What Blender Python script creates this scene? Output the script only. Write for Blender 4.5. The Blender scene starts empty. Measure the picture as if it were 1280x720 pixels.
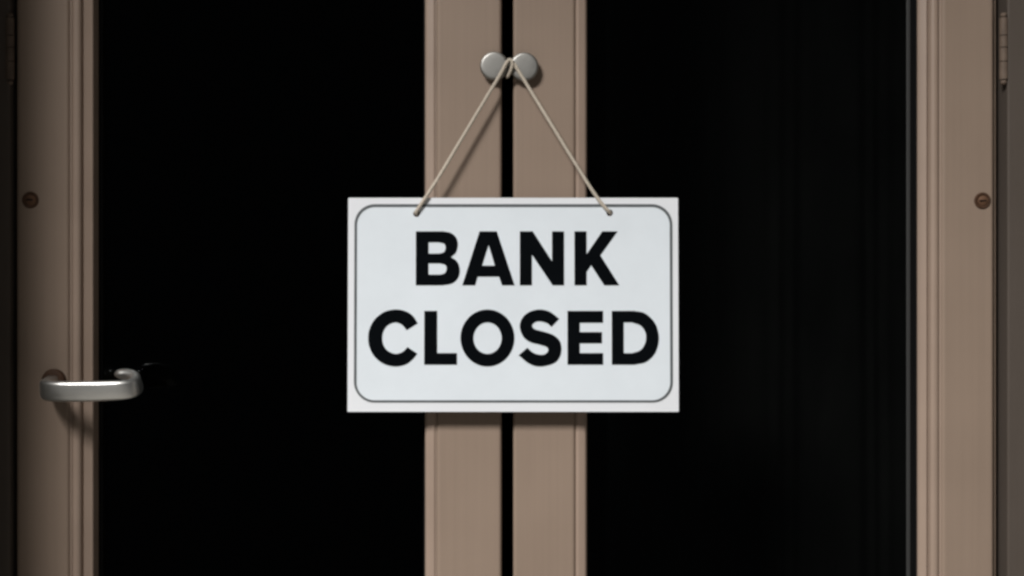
import bpy, bmesh, math, random
from mathutils import Vector, Matrix
random.seed(7)
S = bpy.context.scene
COL = S.collection

# ---------------------------------------------------------------- camera
D = 1.2                 # camera to door face, metres
CZ = 1.15               # camera height
PX = 0.0008             # metres per photo pixel on the door face
cam_d = bpy.data.cameras.new('camera')
cam = bpy.data.objects.new('camera', cam_d); COL.objects.link(cam)
cam.location = (0, -D, CZ); cam.rotation_euler = (math.pi / 2, 0, 0)
cam_d.sensor_width = 36.0
cam_d.lens = 36.0 * D / (1280 * PX)
cam_d.clip_start = 0.01; cam_d.clip_end = 100
S.camera = cam

# ---------------------------------------------------------------- light
w = bpy.data.worlds.new('World'); S.world = w; w.use_nodes = True
w.node_tree.nodes['Background'].inputs[0].default_value = (0.95, 0.98, 1.0, 1)
w.node_tree.nodes['Background'].inputs[1].default_value = 0.05
ld = bpy.data.lights.new('soft_key', 'AREA')
ld.shape = 'DISK'; ld.size = 1.4; ld.energy = 440; ld.color = (1.0, 0.985, 0.96)
key = bpy.data.objects.new('soft_key', ld); COL.objects.link(key)
key.location = (-1.9, -3.2, 4.2)
key.rotation_euler = (Vector((0, 0, CZ)) - key.location).to_track_quat('-Z', 'Y').to_euler()

vs = S.view_settings
vs.view_transform = 'Standard'; vs.look = 'None'; vs.exposure = 0.0; vs.gamma = 1.0
vs.use_curve_mapping = False
S.render.engine = 'CYCLES'
S.cycles.pixel_filter_type = 'BLACKMAN_HARRIS'
S.cycles.filter_width = 2.8
S.cycles.caustics_reflective = False
S.cycles.max_bounces = 8

def P(px, py, y=0.0):
    """photo pixel -> point at depth y (door face is y = 0, camera looks along +y)"""
    k = (D + y) / D
    return Vector(((px - 640) * PX * k, y, CZ + (360 - py) * PX * k))

# ---------------------------------------------------------------- materials
def new_mat(name):
    m = bpy.data.materials.new(name); m.use_nodes = True
    nt = m.node_tree; b = nt.nodes['Principled BSDF']
    return m, nt, b

def painted(name, col, rough=0.45, var=0.06, bump=0.08, stretch=(60, 60, 3.0), fine=900, spec=0.25):
    m, nt, b = new_mat(name)
    b.inputs['Specular IOR Level'].default_value = spec
    tc = nt.nodes.new('ShaderNodeTexCoord')
    mp = nt.nodes.new('ShaderNodeMapping'); mp.inputs['Scale'].default_value = stretch
    nt.links.new(tc.outputs['Object'], mp.inputs['Vector'])
    n1 = nt.nodes.new('ShaderNodeTexNoise'); n1.inputs['Scale'].default_value = 1.0
    n1.inputs['Detail'].default_value = 5; n1.inputs['Roughness'].default_value = 0.6
    nt.links.new(mp.outputs[0], n1.inputs['Vector'])
    n3 = nt.nodes.new('ShaderNodeTexNoise'); n3.inputs['Scale'].default_value = 9.0
    n3.inputs['Detail'].default_value = 4
    nt.links.new(tc.outputs['Object'], n3.inputs['Vector'])
    mx0 = nt.nodes.new('ShaderNodeMath'); mx0.operation = 'ADD'
    nt.links.new(n1.outputs[0], mx0.inputs[0]); nt.links.new(n3.outputs[0], mx0.inputs[1])
    rmp = nt.nodes.new('ShaderNodeMapRange')
    rmp.inputs['From Min'].default_value = 0.7; rmp.inputs['From Max'].default_value = 1.3
    rmp.inputs['To Min'].default_value = 1 - var; rmp.inputs['To Max'].default_value = 1 + var
    nt.links.new(mx0.outputs[0], rmp.inputs['Value'])
    sc = nt.nodes.new('ShaderNodeVectorMath'); sc.operation = 'SCALE'
    sc.inputs[0].default_value = col[:3]
    nt.links.new(rmp.outputs[0], sc.inputs['Scale'])
    nt.links.new(sc.outputs[0], b.inputs['Base Color'])
    r2 = nt.nodes.new('ShaderNodeMapRange')
    r2.inputs['From Min'].default_value = 0.3; r2.inputs['From Max'].default_value = 0.7
    r2.inputs['To Min'].default_value = rough - 0.07; r2.inputs['To Max'].default_value = rough + 0.07
    nt.links.new(n3.outputs[0], r2.inputs['Value']); nt.links.new(r2.outputs[0], b.inputs['Roughness'])
    n2 = nt.nodes.new('ShaderNodeTexNoise'); n2.inputs['Scale'].default_value = fine
    n2.inputs['Detail'].default_value = 3
    nt.links.new(tc.outputs['Object'], n2.inputs['Vector'])
    ad = nt.nodes.new('ShaderNodeMath'); ad.operation = 'MULTIPLY_ADD'; ad.inputs[1].default_value = 0.3
    nt.links.new(n2.outputs[0], ad.inputs[0]); nt.links.new(n1.outputs[0], ad.inputs[2])
    bp = nt.nodes.new('ShaderNodeBump'); bp.inputs['Strength'].default_value = bump
    bp.inputs['Distance'].default_value = 0.002
    nt.links.new(ad.outputs[0], bp.inputs['Height']); nt.links.new(bp.outputs[0], b.inputs['Normal'])
    return m

def metal(name, col, rough, stretch=(20, 300, 900)):
    m, nt, b = new_mat(name)
    b.inputs['Metallic'].default_value = 1.0
    b.inputs['Base Color'].default_value = (*col, 1)
    tc = nt.nodes.new('ShaderNodeTexCoord')
    mp = nt.nodes.new('ShaderNodeMapping'); mp.inputs['Scale'].default_value = stretch
    nt.links.new(tc.outputs['Object'], mp.inputs['Vector'])
    n = nt.nodes.new('ShaderNodeTexNoise'); n.inputs['Scale'].default_value = 1.0
    nt.links.new(mp.outputs[0], n.inputs['Vector'])
    r = nt.nodes.new('ShaderNodeMapRange')
    r.inputs['To Min'].default_value = rough - 0.08; r.inputs['To Max'].default_value = rough + 0.08
    nt.links.new(n.outputs[0], r.inputs['Value']); nt.links.new(r.outputs[0], b.inputs['Roughness'])
    bp = nt.nodes.new('ShaderNodeBump'); bp.inputs['Strength'].default_value = 0.06
    bp.inputs['Distance'].default_value = 0.001
    nt.links.new(n.outputs[0], bp.inputs['Height']); nt.links.new(bp.outputs[0], b.inputs['Normal'])
    return m

def plain(name, col, rough=0.6):
    m, nt, b = new_mat(name)
    b.inputs['Base Color'].default_value = (*col, 1); b.inputs['Roughness'].default_value = rough
    return m

M = {}
M['taupe'] = painted('taupe_paint', (0.256, 0.190, 0.146), rough=0.55, var=0.055, stretch=(170, 170, 2.2))
M['bead'] = painted('pale_taupe_paint', (0.305, 0.226, 0.178), rough=0.48, var=0.10, stretch=(220, 220, 1.6), spec=0.35)  # paler taupe for the glazing beads, slightly glossier than the stiles
M['jamb'] = painted('jamb_paint', (0.083, 0.067, 0.056), rough=0.55)
M['sign'] = painted('sign_board', (0.728, 0.742, 0.772), rough=0.42, var=0.014, bump=0.02, stretch=(9, 9, 9))
M['ink'] = painted('black_print', (0.0028, 0.0036, 0.0046), rough=0.75, var=0.12, bump=0.02, stretch=(90, 90, 90), spec=0.012)
M['ink_line'] = painted('grey_print', (0.105, 0.115, 0.120), rough=0.7, var=0.18, bump=0.02, stretch=(40, 40, 40))
M['steel'] = metal('satin_steel', (0.70, 0.69, 0.665), 0.38)
M['knob'] = metal('brushed_knob', (0.28, 0.272, 0.256), 0.50, (300, 300, 300))
M['twine'] = painted('linen_twine', (0.54, 0.475, 0.395), rough=0.9, var=0.15, bump=0.3, stretch=(700, 700, 700), fine=4000)
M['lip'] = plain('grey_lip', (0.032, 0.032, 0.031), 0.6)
M['tint'] = painted('pale_blue_print', (0.692, 0.738, 0.782), rough=0.45, var=0.03, bump=0.03, stretch=(30, 30, 30))
M['rust'] = painted('rusty_screw', (0.125, 0.064, 0.036), rough=0.7, var=0.35, bump=0.3, stretch=(300, 300, 300))
M['rubber'] = plain('black_rubber', (0.006, 0.006, 0.006), 0.6)
M['bronze'] = painted('rusty_bronze', (0.060, 0.028, 0.014), rough=0.7, var=0.35, bump=0.3, stretch=(300, 300, 300))
M['hinge'] = painted('painted_hinge', (0.115, 0.084, 0.064), rough=0.6, var=0.35, stretch=(120, 120, 60))
M['wall'] = painted('render_wall', (0.22, 0.21, 0.19), rough=0.9, var=0.1, bump=0.4, stretch=(8, 8, 8), fine=200)
M['pave'] = painted('pavement', (0.25, 0.24, 0.22), rough=0.9, var=0.15, bump=0.5, stretch=(5, 5, 5), fine=150)
M['dark'] = plain('dark_interior', (0.004, 0.004, 0.004), 0.95)
M['curtain'] = painted('dark_curtain', (0.060, 0.060, 0.060), rough=0.9, var=0.3, bump=0.2, stretch=(30, 30, 6))

M['rubber'].node_tree.nodes['Principled BSDF'].inputs['Specular IOR Level'].default_value = 0.05
def glass_mat():
    m = bpy.data.materials.new('tinted_glass'); m.use_nodes = True
    nt = m.node_tree
    for n in list(nt.nodes): nt.nodes.remove(n)
    out = nt.nodes.new('ShaderNodeOutputMaterial')
    tr = nt.nodes.new('ShaderNodeBsdfTransparent'); tr.inputs[0].default_value = (0.55, 0.56, 0.55, 1)
    gl = nt.nodes.new('ShaderNodeBsdfGlossy'); gl.inputs['Roughness'].default_value = 0.02
    gl.inputs['Color'].default_value = (0.9, 0.95, 1, 1)
    fr = nt.nodes.new('ShaderNodeFresnel'); fr.inputs['IOR'].default_value = 1.2
    mx = nt.nodes.new('ShaderNodeMixShader')
    nt.links.new(fr.outputs[0], mx.inputs[0]); nt.links.new(tr.outputs[0], mx.inputs[1])
    nt.links.new(gl.outputs[0], mx.inputs[2]); nt.links.new(mx.outputs[0], out.inputs[0])
    return m
M['glass'] = glass_mat()

# ---------------------------------------------------------------- mesh helpers
def link(name, me, mat, parent=None, smooth=False):
    me.name = name
    if not me.materials: me.materials.append(M[mat])
    if smooth:
        for p in me.polygons: p.use_smooth = True
    o = bpy.data.objects.new(name, me); COL.objects.link(o)
    if parent is not None:
        o.parent = parent
        o.matrix_parent_inverse = parent.matrix_world.inverted()
    return o

def empty(name, loc, label, cat, group=None):
    o = bpy.data.objects.new(name, None); COL.objects.link(o)
    o.location = loc; o.empty_display_size = 0.05
    o['label'] = label; o['category'] = cat; o['kind'] = 'thing'
    if group: o['group'] = group
    o.matrix_world = Matrix.Translation(loc)
    return o

def bm_mesh(bm):
    bmesh.ops.recalc_face_normals(bm, faces=bm.faces)
    me = bpy.data.meshes.new('m'); bm.to_mesh(me); bm.free(); return me

def box_mesh(x0, x1, y0, y1, z0, z1, bevel=0.0, seg=2):
    bm = bmesh.new()
    bmesh.ops.create_cube(bm, size=1)
    bmesh.ops.scale(bm, vec=(x1 - x0, y1 - y0, z1 - z0), verts=bm.verts)
    bmesh.ops.translate(bm, vec=((x0 + x1) / 2, (y0 + y1) / 2, (z0 + z1) / 2), verts=bm.verts)
    if bevel:
        bmesh.ops.bevel(bm, geom=list(bm.edges), offset=bevel, segments=seg, affect='EDGES', profile=0.5)
    return bm_mesh(bm)

def prism_mesh(prof, z0, z1):
    """closed (x, y) outline extruded in z"""
    bm = bmesh.new()
    a = [bm.verts.new((x, y, z0)) for x, y in prof]
    b = [bm.verts.new((x, y, z1)) for x, y in prof]
    n = len(prof)
    for i in range(n):
        bm.faces.new((a[i], a[(i + 1) % n], b[(i + 1) % n], b[i]))
    bm.faces.new(a); bm.faces.new(b[::-1])
    return bm_mesh(bm)

def lathe_mesh(prof, centre, n=48, axis_dir=-1):
    """(radius, depth) outline turned about the y axis; depth runs toward the viewer"""
    bm = bmesh.new(); rings = []
    for r, d in prof:
        if r < 1e-6:
            rings.append([bm.verts.new((centre[0], centre[1] + axis_dir * d, centre[2]))])
        else:
            rings.append([bm.verts.new((centre[0] + r * math.cos(2 * math.pi * k / n), centre[1] + axis_dir * d,
                                        centre[2] + r * math.sin(2 * math.pi * k / n))) for k in range(n)])
    for A, B in zip(rings, rings[1:]):
        for k in range(n):
            k2 = (k + 1) % n
            if len(A) == 1 and len(B) == 1: continue
            if len(A) == 1: bm.faces.new((A[0], B[k], B[k2]))
            elif len(B) == 1: bm.faces.new((A[k], A[k2], B[0]))
            else: bm.faces.new((A[k], A[k2], B[k2], B[k]))
    return bm_mesh(bm)

def catmull(pts, sub=8, closed=False):
    pts = [Vector(p) for p in pts]; n = len(pts); out = []
    for i in range(n - (0 if closed else 1)):
        p1, p2 = pts[i], pts[(i + 1) % n]
        p0 = pts[i - 1] if (i > 0 or closed) else 2 * p1 - p2
        p3 = pts[(i + 2) % n] if (i + 2 < n or closed) else 2 * p2 - p1
        for s in range(sub):
            t = s / sub
            out.append(0.5 * ((2 * p1) + (p2 - p0) * t + (2 * p0 - 5 * p1 + 4 * p2 - p3) * t * t
                              + (3 * p1 - p0 - 3 * p2 + p3) * t ** 3))
    if not closed: out.append(pts[-1])
    return out

def frames(path, up=Vector((0, 0, 1))):
    fr = []; n = len(path); prev = None
    for i in range(n):
        t = (path[min(i + 1, n - 1)] - path[max(i - 1, 0)]).normalized()
        if prev is None:
            u = up - t * up.dot(t)
            if u.length < 1e-4: u = Vector((1, 0, 0)) - t * t.x
        else:
            u = prev - t * prev.dot(t)
        u.normalize(); prev = u
        fr.append((t, u, t.cross(u)))
    return fr

def sweep(bm, path, section, up=Vector((0, 0, 1)), cap=True):
    """section(i, n) -> list of (u, v) offsets at station i"""
    fr = frames(path, up); rings = []; n = len(path)
    for i, p in enumerate(path):
        t, u, v = fr[i]
        rings.append([bm.verts.new(p + u * a + v * b) for a, b in section(i, n)])
    k = len(rings[0])
    for A, B in zip(rings, rings[1:]):
        for j in range(k):
            bm.faces.new((A[j], A[(j + 1) % k], B[(j + 1) % k], B[j]))
    if cap:
        bm.faces.new(rings[0]); bm.faces.new(rings[-1][::-1])

def circ(r, n=10):
    return [(r * math.cos(2 * math.pi * k / n), r * math.sin(2 * math.pi * k / n)) for k in range(n)]

def rrect(hu, hv, r, n=4):
    out = []
    r = min(r, hu * 0.98, hv * 0.98)
    for cx, cy, a0 in ((hu - r, hv - r, 0), (-hu + r, hv - r, 90), (-hu + r, -hv + r, 180), (hu - r, -hv + r, 270)):
        for k in range(n + 1):
            a = math.radians(a0 + 90 * k / n)
            out.append((cx + r * math.cos(a), cy + r * math.sin(a)))
    return out

def flat_shape(loops, thick):
    """filled 2D outlines (holes by nesting) in x-z, thickness toward -y from y = 0"""
    cu = bpy.data.curves.new('c', 'CURVE'); cu.dimensions = '2D'; cu.fill_mode = 'BOTH'
    cu.extrude = thick / 2
    for lp in loops:
        sp = cu.splines.new('POLY'); sp.points.add(len(lp) - 1)
        for q, (x, z) in zip(sp.points, lp): q.co = (x, z, 0, 1)
        sp.use_cyclic_u = True
    ob = bpy.data.objects.new('c', cu); COL.objects.link(ob)
    bpy.context.view_layer.update()
    me = bpy.data.meshes.new_from_object(ob.evaluated_get(bpy.context.evaluated_depsgraph_get()))
    bpy.data.objects.remove(ob); bpy.data.curves.remove(cu)
    me.transform(Matrix(((1, 0, 0, 0), (0, 0, -1, 0), (0, 1, 0, 0), (0, 0, 0, 1))))
    me.transform(Matrix.Translation((0, -thick / 2, 0)))
    bm = bmesh.new(); bm.from_mesh(me)
    bmesh.ops.remove_doubles(bm, verts=bm.verts, dist=1e-6)
    bmesh.ops.recalc_face_normals(bm, faces=bm.faces)
    bm.to_mesh(me); bm.free()
    return me

# ---------------------------------------------------------------- setting
def struct(name, me, mat):
    o = link(name, me, mat); o['kind'] = 'structure'; return o

struct('pavement', box_mesh(-2.2, 2.2, -3.2, 3.2, -0.10, 0.0), 'pave')
struct('wall_left', box_mesh(-1.4, -0.556, -0.280, 0.20, 0.001, 2.86, 0.004), 'wall')
struct('wall_right', box_mesh(0.556, 1.4, -0.280, 0.20, 0.001, 2.86, 0.004), 'wall')
struct('lintel', box_mesh(-0.5545, 0.5545, -0.280, 0.20, 2.165, 2.86, 0.004), 'wall')
struct('shade_slab', box_mesh(-1.4, 1.4, -1.60, -0.282, 2.79, 2.93, 0.004), 'wall')  # unseen slab, added so its shade darkens the top of the doors
def shell():
    bm = bmesh.new()
    x0, x1, y0, y1, z0, z1 = -1.3, 1.3, 0.21, 2.6, 0.004, 2.5
    v = [bm.verts.new(c) for c in ((x0, y0, z0), (x1, y0, z0), (x1, y1, z0), (x0, y1, z0),
                                   (x0, y0, z1), (x1, y0, z1), (x1, y1, z1), (x0, y1, z1))]
    for f in ((0, 1, 2, 3), (4, 5, 6, 7), (1, 2, 6, 5), (0, 3, 7, 4), (2, 3, 7, 6)):
        bm.faces.new([v[i] for i in f])
    return bm_mesh(bm)
struct('interior_wall', shell(), 'dark')

# ---------------------------------------------------------------- door frame
ZB, ZT = 0.012, 2.105
XE = (1247 - 640) * PX             # outer edge of the leaves
XJ = (1256.5 - 640) * PX           # inner edge of the jambs
fr = empty('door_frame', (0, 0.02, 0.0), 'dark grey brown painted timber frame around the pair of doors', 'door frame')
link('jamb', box_mesh(-0.5545, -(640 - 15) * PX, -0.006, 0.09, 0.002, 2.118, 0.0015), 'jamb', fr)
link('jamb', box_mesh(XJ, 0.5545, -0.006, 0.09, 0.002, 2.118, 0.0015), 'jamb', fr)
link('head', box_mesh(-0.5545, 0.5545, -0.006, 0.09, 2.1185, 2.163, 0.0015), 'jamb', fr)
link('door_stop', box_mesh(-0.500, -0.484, 0.046, 0.088, 0.002, 2.117, 0.001), 'rubber', fr)
link('door_stop', box_mesh(0.480, 0.4925, 0.046, 0.088, 0.002, 2.117, 0.001), 'rubber', fr)

# ---------------------------------------------------------------- doors
TH = 0.042
def bead_profile(wide):
    """offsets (toward the glass, depth) of the glazing mould, starting at the stile face"""
    if not wide:
        pr = [(0.0, 0.0016), (0.0012, 0.0017), (0.0015, 0.0010), (0.0021, 0.0006), (0.0030, 0.0005), (0.0078, 0.0014)]
        for i in range(1, 7):
            a = math.pi / 2 * i / 6
            pr.append((0.0078 + 0.0040 * math.sin(a), 0.0014 + 0.0050 * (1 - math.cos(a))))
        return pr + [(0.0122, 0.0215), (0.0, 0.0215)]
    pr = [(0.0, 0.0022), (0.0018, 0.0026)]
    n = 8
    for i in range(n + 1):                      # rounded bead
        a = math.pi * (0.06 + 0.88 * i / n)
        pr.append((0.0067 - 0.0047 * math.cos(a), 0.0040 - 0.0042 * math.sin(a)))
    pr += [(0.0119, 0.0062), (0.0132, 0.0062), (0.0135, 0.0044), (0.0142, 0.0036), (0.0196, 0.0062)]
    for i in range(1, 6):                       # rounded arris, then the return to the glass
        a = math.pi / 2 * i / 5
        pr.append((0.0196 + 0.0022 * math.sin(a), 0.0062 + 0.0026 * (1 - math.cos(a))))
    return pr + [(0.0222, 0.0215), (0.0, 0.0215)]

def bead_v(xface, sgn, wide, z0, z1):
    return prism_mesh([(xface + sgn * a, b) for a, b in bead_profile(wide)], z0, z1)

def bead_h(zface, sgn, x0, x1):
    me = prism_mesh([(a, b) for a, b in bead_profile(True)], x0, x1)
    # outline was (toward glass, depth) swept in z: turn so it sweeps in x
    for v in me.vertices:
        a, b, c = v.co
        v.co = (c, b, zface + sgn * a)
    me.update()
    return me

def screw(parent, px, py, rot):
    c = P(px, py, 0)
    cup = link('screw_cup', lathe_mesh([(0.0084, -0.001), (0.0083, 0.0005), (0.0074, 0.0013), (0.0064, 0.0010),
                                        (0.0056, 0.0004), (0.0, 0.0003)], c, 32), 'bronze', parent, True)
    bm = bmesh.new()
    me = lathe_mesh([(0.0054, -0.0004), (0.0052, 0.0008), (0.0040, 0.0016), (0.0, 0.0019)], (0, 0, 0), 24)
    bm.from_mesh(me)
    R = Matrix.Rotation(math.radians(9), 4, 'X') @ Matrix.Rotation(math.radians(-9), 4, 'Z')
    bmesh.ops.transform(bm, matrix=Matrix.Translation(c + Vector((0.0004, 0, -0.0003))) @ R, verts=bm.verts)
    link('screw_head', bm_mesh(bm), 'rust', cup, True)
    link('screw_slot', box_mesh(c.x - 0.0034, c.x + 0.0034, -0.0024, -0.0012, c.z - 0.0006, c.z + 0.0006), 'rubber', cup)

def hinge(parent, px, sgn, zc):
    h0 = 0.031
    xk = (px - 640) * PX
    bm = bmesh.new()
    cuts = [-h0, -0.013, 0.001, 0.013, h0]
    gaps = 0.0004
    for a, b in zip(cuts, cuts[1:]):
        sweep(bm, [Vector((xk, -0.004, zc + a + gaps)), Vector((xk, -0.004, zc + b - gaps))],
              lambda i, n: circ(0.0042, 14), Vector((1, 0, 0)))
    bk = link('hinge', bm_mesh(bm), 'hinge', parent)
    for s in (-1, 1):
        link('pin_cap', lathe_z([(0.0, 0.0048), (0.0022, 0.0044), (0.0034, 0.0030), (0.0030, 0.0006), (0.0022, 0.0)], (xk, -0.004, zc + s * (h0 + 0.0002)), s),
             'hinge', bk, True)
    return bk

def lathe_z(prof, c, s):
    me = lathe_mesh(prof, (0, 0, 0), 16)
    for v in me.vertices:
        x, y, z = v.co
        v.co = (c[0] + x, c[1] + z, c[2] + s * (-y))
    me.update()
    return me

def make_door(side, label):
    """side -1: leaf left of the gap, +1: leaf right of it"""
    d = empty('glazed_door', (side * 0.25, 0.02, ZB), label, 'door', 'pair of glazed entrance doors')
    if side < 0:
        xo, xm = (20 - 640) * PX, (627 - 640) * PX
        fo, fm = (86.5 - 640) * PX, (545.5 - 640) * PX     # where the flat face stops
    else:
        xo, xm = (1242.5 - 640) * PX, (641.5 - 640) * PX
        fo, fm = (1177.5 - 640) * PX, (719.5 - 640) * PX
    zr0, zr1 = ZB + 0.22, ZT - 0.12                          # inside edges of the rails
    lo, hi = sorted((xo, fo)); link('stile', box_mesh(lo, hi, 0, TH, ZB, ZT, 0.0034, 4), 'taupe', d, False)
    lo, hi = sorted((xm, fm)); link('stile', box_mesh(lo, hi, 0, TH, ZB, ZT, 0.0034, 4), 'taupe', d, False)
    gx0, gx1 = sorted((fo, fm))
    link('rail', box_mesh(gx0 + 0.0003, gx1 - 0.0003, 0.0006, TH - 0.0006, ZB, zr0, 0.002), 'taupe', d)
    link('rail', box_mesh(gx0 + 0.0003, gx1 - 0.0003, 0.0006, TH - 0.0006, zr1, ZT, 0.002), 'taupe', d)
    so = 1 if fm > fo else -1
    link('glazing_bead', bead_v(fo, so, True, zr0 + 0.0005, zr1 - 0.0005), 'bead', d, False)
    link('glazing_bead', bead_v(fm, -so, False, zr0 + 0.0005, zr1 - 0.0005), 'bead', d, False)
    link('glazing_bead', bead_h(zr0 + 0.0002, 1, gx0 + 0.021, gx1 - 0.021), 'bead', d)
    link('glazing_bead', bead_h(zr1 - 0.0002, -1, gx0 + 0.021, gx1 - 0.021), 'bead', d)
    # glass with its black rubber seal
    gl = link('glass_pane', box_mesh(gx0 + 0.002, gx1 - 0.002, 0.0240, 0.0300, zr0 + 0.002, zr1 - 0.002), 'glass', d)
    ex = [(fo + so * 0.0223, fo + so * (0.0240 if side > 0 else 0.0262)), (fm - so * 0.0116, fm - so * 0.0146)]
    for a, b in ex:
        lo, hi = sorted((a, b))
        link('seal', box_mesh(lo, hi, 0.0205, 0.0237, zr0 + 0.02, zr1 - 0.02, 0.0006), 'rubber', gl)
    if side > 0:                                             # black gasket on the return and its grey inner lip
        lo, hi = sorted((fo + so * 0.0223, fo + so * 0.0238))
        link('gasket', box_mesh(lo, hi, 0.0085, 0.0203, zr0 + 0.02, zr1 - 0.02, 0.0004), 'rubber', gl)
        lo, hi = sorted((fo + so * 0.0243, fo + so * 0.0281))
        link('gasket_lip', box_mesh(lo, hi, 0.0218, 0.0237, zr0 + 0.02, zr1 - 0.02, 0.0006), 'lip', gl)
        link('edge_strip', box_mesh((1242.7 - 640) * PX, (1249.6 - 640) * PX, 0.009, TH - 0.002, ZB, ZT, 0.0008), 'taupe', d)
    for a, b in ((fo, fo + so * 0.022), (fm, fm - so * 0.0125)):
        lo, hi = sorted((a, b))
        link('back_stop', box_mesh(lo + 0.0002, hi - 0.0002, 0.0304, TH - 0.001, zr0 + 0.001, zr1 - 0.001), 'taupe', d)
    return d

left = make_door(-1, 'taupe glazed door with a steel lever handle on its shaded stile')
right = make_door(1, 'taupe glazed door without a lever handle, its outer stile evenly lit')
screw(left, 38, 250, 20); screw(right, 1228, 251, 20)
hinge(left, 14.5, -1, P(0, 62).z); hinge(right, 1252.5, 1, P(0, 62).z)
hinge(left, 14.5, -1, 0.30); hinge(right, 1252.5, 1, 0.30)

# knobs
def knob(parent, px, py):
    yf = 0.0105
    q = P(px, py, -yf); c = (q.x, 0, q.z)
    k = link('knob', lathe_mesh([(0.0, 0.0005), (0.0072, 0.0005), (0.0072, 0.0014), (0.0060, 0.0018), (0.0056, 0.0036), (0.0070, 0.0044),
                                 (0.0125, 0.0050), (0.0139, 0.0057), (0.0143, 0.0069), (0.0141, 0.0086), (0.0133, 0.0098),
                                 (0.0119, 0.0104), (0.0117, 0.01042), (0.0060, 0.01056), (0.0, 0.0106)], c, 56), 'knob', parent, True)
    k.data.set_sharp_from_angle(angle=math.radians(18))
    return k
kl = knob(left, 618, 82); kr = knob(right, 655.5, 83)
# small steel hook on the knob that carries the cord
hp = catmull([P(626, 86, -0.003), P(631, 86, -0.005), P(635, 84.0, -0.0085), P(637, 80.5, -0.0115),
              P(638, 77.5, -0.0130), P(638, 76, -0.0137)], 6)
bm = bmesh.new(); sweep(bm, hp, lambda i, n: circ(0.0016, 10))
link('cord_hook', bm_mesh(bm), 'knob', kl, True)

# lever handle
hz = P(62, 472, 0).z
hb = Vector((-0.4575, 0, hz))
hd = link('lever_handle', lathe_mesh([(0.0, 0.0004), (0.0118, 0.0004), (0.0118, 0.0030), (0.0104, 0.0044), (0.0080, 0.0050), (0.0, 0.0050)], hb + Vector((0, 0, -0.003)), 40), 'bronze', left, True)
path = catmull([hb + Vector((-0.0005, -0.003, -0.004)), hb + Vector((-0.0004, -0.014, -0.0065)), hb + Vector((0.0018, -0.028, -0.0085)),
                hb + Vector((0.0082, -0.0385, -0.0096)), hb + Vector((0.0195, -0.0440, -0.0099)),
                hb + Vector((0.0390, -0.0460, -0.0099)), hb + Vector((0.0610, -0.0465, -0.0094)),
                hb + Vector((0.0800, -0.0455, -0.0086)), hb + Vector((0.0895, -0.0410, -0.0076)),
                hb + Vector((0.0922, -0.0320, -0.0045)), hb + Vector((0.0880, -0.0225, 0.0005)),
                hb + Vector((0.0785, -0.0165, 0.0040)), hb + Vector((0.0650, -0.0140, 0.0048))], 8)
def lever_sec(i, n):
    t = i / (n - 1)
    hu = 0.0066 + 0.0034 * min(1, max(0, (t - 0.02) / 0.22))
    hu -= 0.0012 * max(0, (t - 0.45) / 0.3) if t < 0.75 else 0.0012 + 0.018 * (t - 0.75)
    hv = 0.0066 - 0.0020 * min(1, t / 0.25)
    e = 1.0
    if t > 0.955: e = math.sqrt(max(0.05, 1 - ((t - 0.955) / 0.045) ** 2))
    return rrect(hu * e, hv * e, 0.0036, 4)
bm = bmesh.new(); sweep(bm, path, lever_sec)
link('lever', bm_mesh(bm), 'steel', hd, True)

# ---------------------------------------------------------------- curtain behind the right glass
bm = bmesh.new()
x = 0.12; pts = []
i = 0
while x < 0.66:
    pts.append((x, 0.36 + 0.0014 * math.sin(i * 0.62 + 2.6 * math.sin(i * 0.17)) + 0.0035 * math.sin(i * 0.16 + 1 + math.sin(i * 0.07))))
    x += 0.0032; i += 1
cols = []
for (x, y) in pts:
    cols.append([bm.verts.new((x + 0.002 * math.sin(z * 3 + x * 40), y + 0.003 * math.sin(z * 2.1 + x * 25), z)) for z in [0.02 + 0.2 * k for k in range(11)]])
for A, B in zip(cols, cols[1:]):
    for j in range(len(A) - 1): bm.faces.new((A[j], B[j], B[j + 1], A[j + 1]))
bmesh.ops.solidify(bm, geom=list(bm.faces), thickness=0.0015)
cu = link('curtain', bm_mesh(bm), 'curtain', None, True)
cu['label'] = 'dark curtain hanging behind the glass of the door without a lever handle'; cu['category'] = 'curtain'; cu['kind'] = 'thing'

# ---------------------------------------------------------------- sign
YS = -0.0165                       # front face of the board
TS = 0.004
c0 = P(641, 514.5, YS)
sign = empty('hanging_sign', (c0.x, YS + TS / 2, c0.z), 'white rectangular BANK CLOSED sign hanging by a cord from the door knobs', 'sign')

def px_loop(loop, y=YS):
    out = []
    for (x, yy) in loop:
        p = P(x, yy, y); out.append((p.x, p.z))
    return out
def rr_px(x0, y0, x1, y1, r, n=12):
    out = []
    for cx, cy, a0 in ((x1 - r, y1 - r, 0), (x0 + r, y1 - r, 90), (x0 + r, y0 + r, 180), (x1 - r, y0 + r, 270)):
        for k in range(n + 1):
            a = math.radians(a0 + 90 * k / n); out.append((cx + r * math.cos(a), cy + r * math.sin(a)))
    return out
def ell(x0, x1, y0, y1, n=64, p=2.0):
    out = []
    for k in range(n):
        a = 2 * math.pi * k / n; c, s = math.cos(a), math.sin(a)
        out.append(((x0 + x1) / 2 + (x1 - x0) / 2 * math.copysign(abs(c) ** (2 / p), c),
                    (y0 + y1) / 2 + (y1 - y0) / 2 * math.copysign(abs(s) ** (2 / p), s)))
    return out
HOLES = ((520.5, 267.0), (762.5, 266.0))
board = flat_shape([px_loop(rr_px(434.8, 247.0, 848.0, 514.4, 1.2, 3))] +
                   [px_loop(ell(hx - 4.2, hx + 4.2, hy - 4.2, hy + 4.2, 24)) for hx, hy in HOLES], TS)
board.transform(Matrix.Translation((0, YS + TS, 0)))

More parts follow.
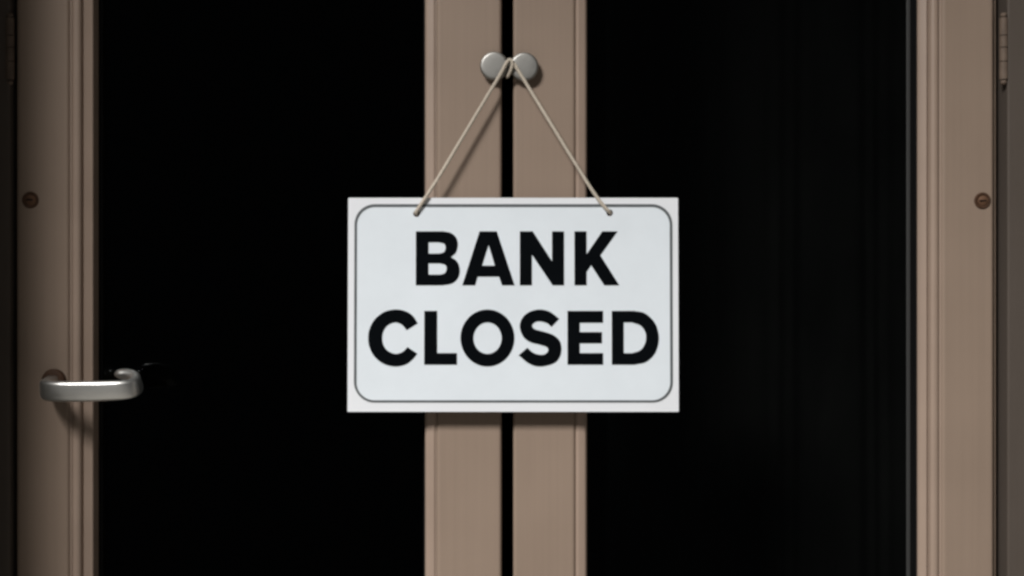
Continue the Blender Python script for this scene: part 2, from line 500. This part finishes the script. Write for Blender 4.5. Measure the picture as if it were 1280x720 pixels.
TILT = 0.026                      # the lower edge hangs a little farther out
ZM = P(641, 380.7, YS).z
def lean(me):
    me.transform(Matrix(((1, 0, 0, 0), (0, 1, TILT, -TILT * ZM), (0, 0, 1, 0), (0, 0, 0, 1))))
    return me
PRINT = 0.00025
def printed(name, loops, mat, lift=0.0003):
    me = flat_shape([px_loop(l) for l in loops], PRINT)
    me.transform(Matrix.Translation((0, YS - lift, 0)))
    return link(name, lean(me), mat, sign)
link('board', lean(board), 'sign', sign)
printed('tinted_panel', [rr_px(446.0, 258.6, 837.4, 500.0, 22.6)] + [ell(hx - 4.6, hx + 4.6, hy - 4.6, hy + 4.6, 24) for hx, hy in HOLES], 'tint', 0.00002)
printed('border_line', [rr_px(442.8, 255.0, 840.6, 502.6, 25.5), rr_px(446.0, 258.6, 837.4, 500.0, 22.6)], 'ink_line')

F = 80 / 678.0
def trace(ox, oy, segs):
    """segs: point tuples (corner) and lists (smooth run between its neighbours)"""
    pts = []
    for s in segs:
        if isinstance(s, list):
            run = catmull([(a, b, 0) for a, b in s], 6)
            pts += [(v.x, v.y) for v in run]
        else: pts.append(s)
    out = []
    for a, b in pts:
        q = (ox + a * F, oy + b * F)
        if not out or abs(q[0] - out[-1][0]) + abs(q[1] - out[-1][1]) > 1e-4: out.append(q)
    return out
def letter(ox, oy, *loops):
    printed('letter', [trace(ox, oy, l) for l in loops], 'ink')
letter(510, 280,
       [(82, 77), [(370, 77), (455, 95), (510, 145), (528, 218), (508, 300), (455, 350)],
        [(455, 350), (520, 398), (549, 490), (525, 580), (460, 632), (360, 650)], (82, 650)],
       [(217, 194), [(330, 194), (382, 210), (397, 252), (380, 297), (330, 313)], (217, 313)],
       [(217, 417), [(340, 417), (394, 434), (408, 476), (390, 520), (340, 536)], (217, 536)])
letter(570, 280, [(249, 77), (432, 77), (621, 650), (487, 650), (456, 558), (230, 558), (203, 650), (66, 650)],
       [(345, 222), (411, 441), (276, 441)])
letter(640, 280, [(83, 77), (220, 77), (424, 395), (424, 77), (552, 77), (552, 650), (430, 650), (211, 325), (211, 650), (83, 650)])
letter(705, 280, [(111, 77), (240, 77), (240, 320), (406, 77), (570, 77), (386, 332), (586, 650), (426, 650),
                  (288, 438), (240, 505), (240, 650), (111, 650)])
letter(450, 380, [[(613, 205), (560, 125), (480, 75), (372, 58), (255, 85), (155, 165), (102, 265), (88, 360), (102, 455),
                   (152, 552), (248, 630), (370, 661), (480, 642), (555, 590), (609, 525)],
                  [(505, 455), (452, 507), (375, 527), (292, 492), (247, 425), (237, 360), (248, 293), (292, 228),
                   (372, 195), (442, 218), (496, 277)]])
letter(520, 380, [(88, 73), (225, 73), (225, 519), (435, 519), (435, 642), (88, 642)])
letter(570, 380, ell(48, 619, 58, 661), ell(185, 483, 195, 528))
letter(640, 380, [[(500, 157), (400, 82), (290, 58), (180, 85), (108, 150), (82, 240), (116, 342), (190, 402), (300, 432),
                   (368, 456), (382, 494), (352, 529), (295, 537), (220, 513), (163, 462)],
                  [(70, 542), (180, 630), (298, 661), (440, 628), (505, 560), (523, 470), (503, 387), (440, 330), (350, 297),
                   (245, 268), (213, 232), (236, 198), (290, 183), (370, 203), (417, 243)]])
letter(695, 380, [(121, 73), (498, 73), (498, 199), (251, 199), (251, 297), (486, 297), (486, 416), (251, 416), (251, 519),
                  (498, 519), (498, 642), (121, 642)])
letter(755, 380, [(81, 73), [(320, 73), (435, 100), (540, 205), (580, 357), (545, 510), (448, 610), (320, 642)], (81, 642)],
       [(208, 195), [(295, 195), (385, 228), (434, 295), (444, 357), (430, 425), (382, 490), (295, 520)], (208, 520)])

# cord: three-ply twine through the two holes and over the hook
def twine(bm, path, r=0.00102, off=0.00094, pitch=0.0085):
    L = [0.0]
    for a, b in zip(path, path[1:]): L.append(L[-1] + (b - a).length)
    fr = frames(path, Vector((0, -1, 0)))
    for ply in range(3):
        pp = []
        for (p, (t, u, v), l) in zip(path, fr, L):
            a = 2 * math.pi * (l / pitch + ply / 3)
            pp.append(p + u * off * math.cos(a) + v * off * math.sin(a))
        sweep(bm, pp, lambda i, n: circ(r, 7), Vector((0, -1, 0)))
def resample(pts, step=0.0011):
    pl = catmull(pts, 40); out = [pl[0]]; acc = 0
    for a, b in zip(pl, pl[1:]):
        acc += (b - a).length
        if acc >= step: out.append(b); acc = 0
    return out
YH = YS + TILT * (P(0, 267, YS).z - ZM)
yc = YH - 0.0021
cord = []
lh, rh = HOLES
left_run = [P(lh[0], lh[1], YH + 0.012), P(lh[0], lh[1], YH + 0.004), P(lh[0] - 0.5, lh[1] - 1.5, YH - 0.0010), P(lh[0] + 4, lh[1] - 9, yc - 0.0008),
            P(548, 222, yc), P(578, 172, yc + 0.001), P(608, 122, yc + 0.002), P(624, 95.5, -0.0137), P(629.5, 85.5, -0.0139),
            P(633.5, 78, -0.0143), P(637.5, 74.6, -0.0148), P(640.6, 78, -0.0145), P(639.2, 86, -0.0130), P(635.5, 94, -0.0090), P(632.5, 97, -0.0060)]
bm = bmesh.new(); twine(bm, resample(left_run))
right_run = [P(638.5, 79, -0.0100), P(641, 78, -0.0122), P(644, 81.5, -0.0130), P(648, 88.5, -0.0132), P(663, 113.0, -0.0137), P(690, 157, -0.0145),
            P(717, 201, -0.0155), P(741, 239, yc), P(755, 258, yc - 0.0006), P(rh[0] - 1.2, rh[1] - 1.5, YH - 0.0008),
            P(rh[0], rh[1], YH + 0.004), P(rh[0], rh[1], YH + 0.012)]
twine(bm, resample(right_run))
cd = link('cord', bm_mesh(bm), 'twine', sign, True)
for hx, hy in HOLES:                       # knot behind the board
    q = P(hx, hy, YH + TS + 0.003)
    bm = bmesh.new()
    kp = [q + Vector((0.0032 * math.sin(a) + 0.0012 * math.sin(2 * a), 0.0022 * math.cos(3 * a), 0.0032 * math.cos(a))) for a in [2 * math.pi * k / 30 for k in range(31)]]
    sweep(bm, kp, lambda i, n: circ(0.0014, 8), Vector((0, -1, 0)))
    link('knot', bm_mesh(bm), 'twine', cd, True)
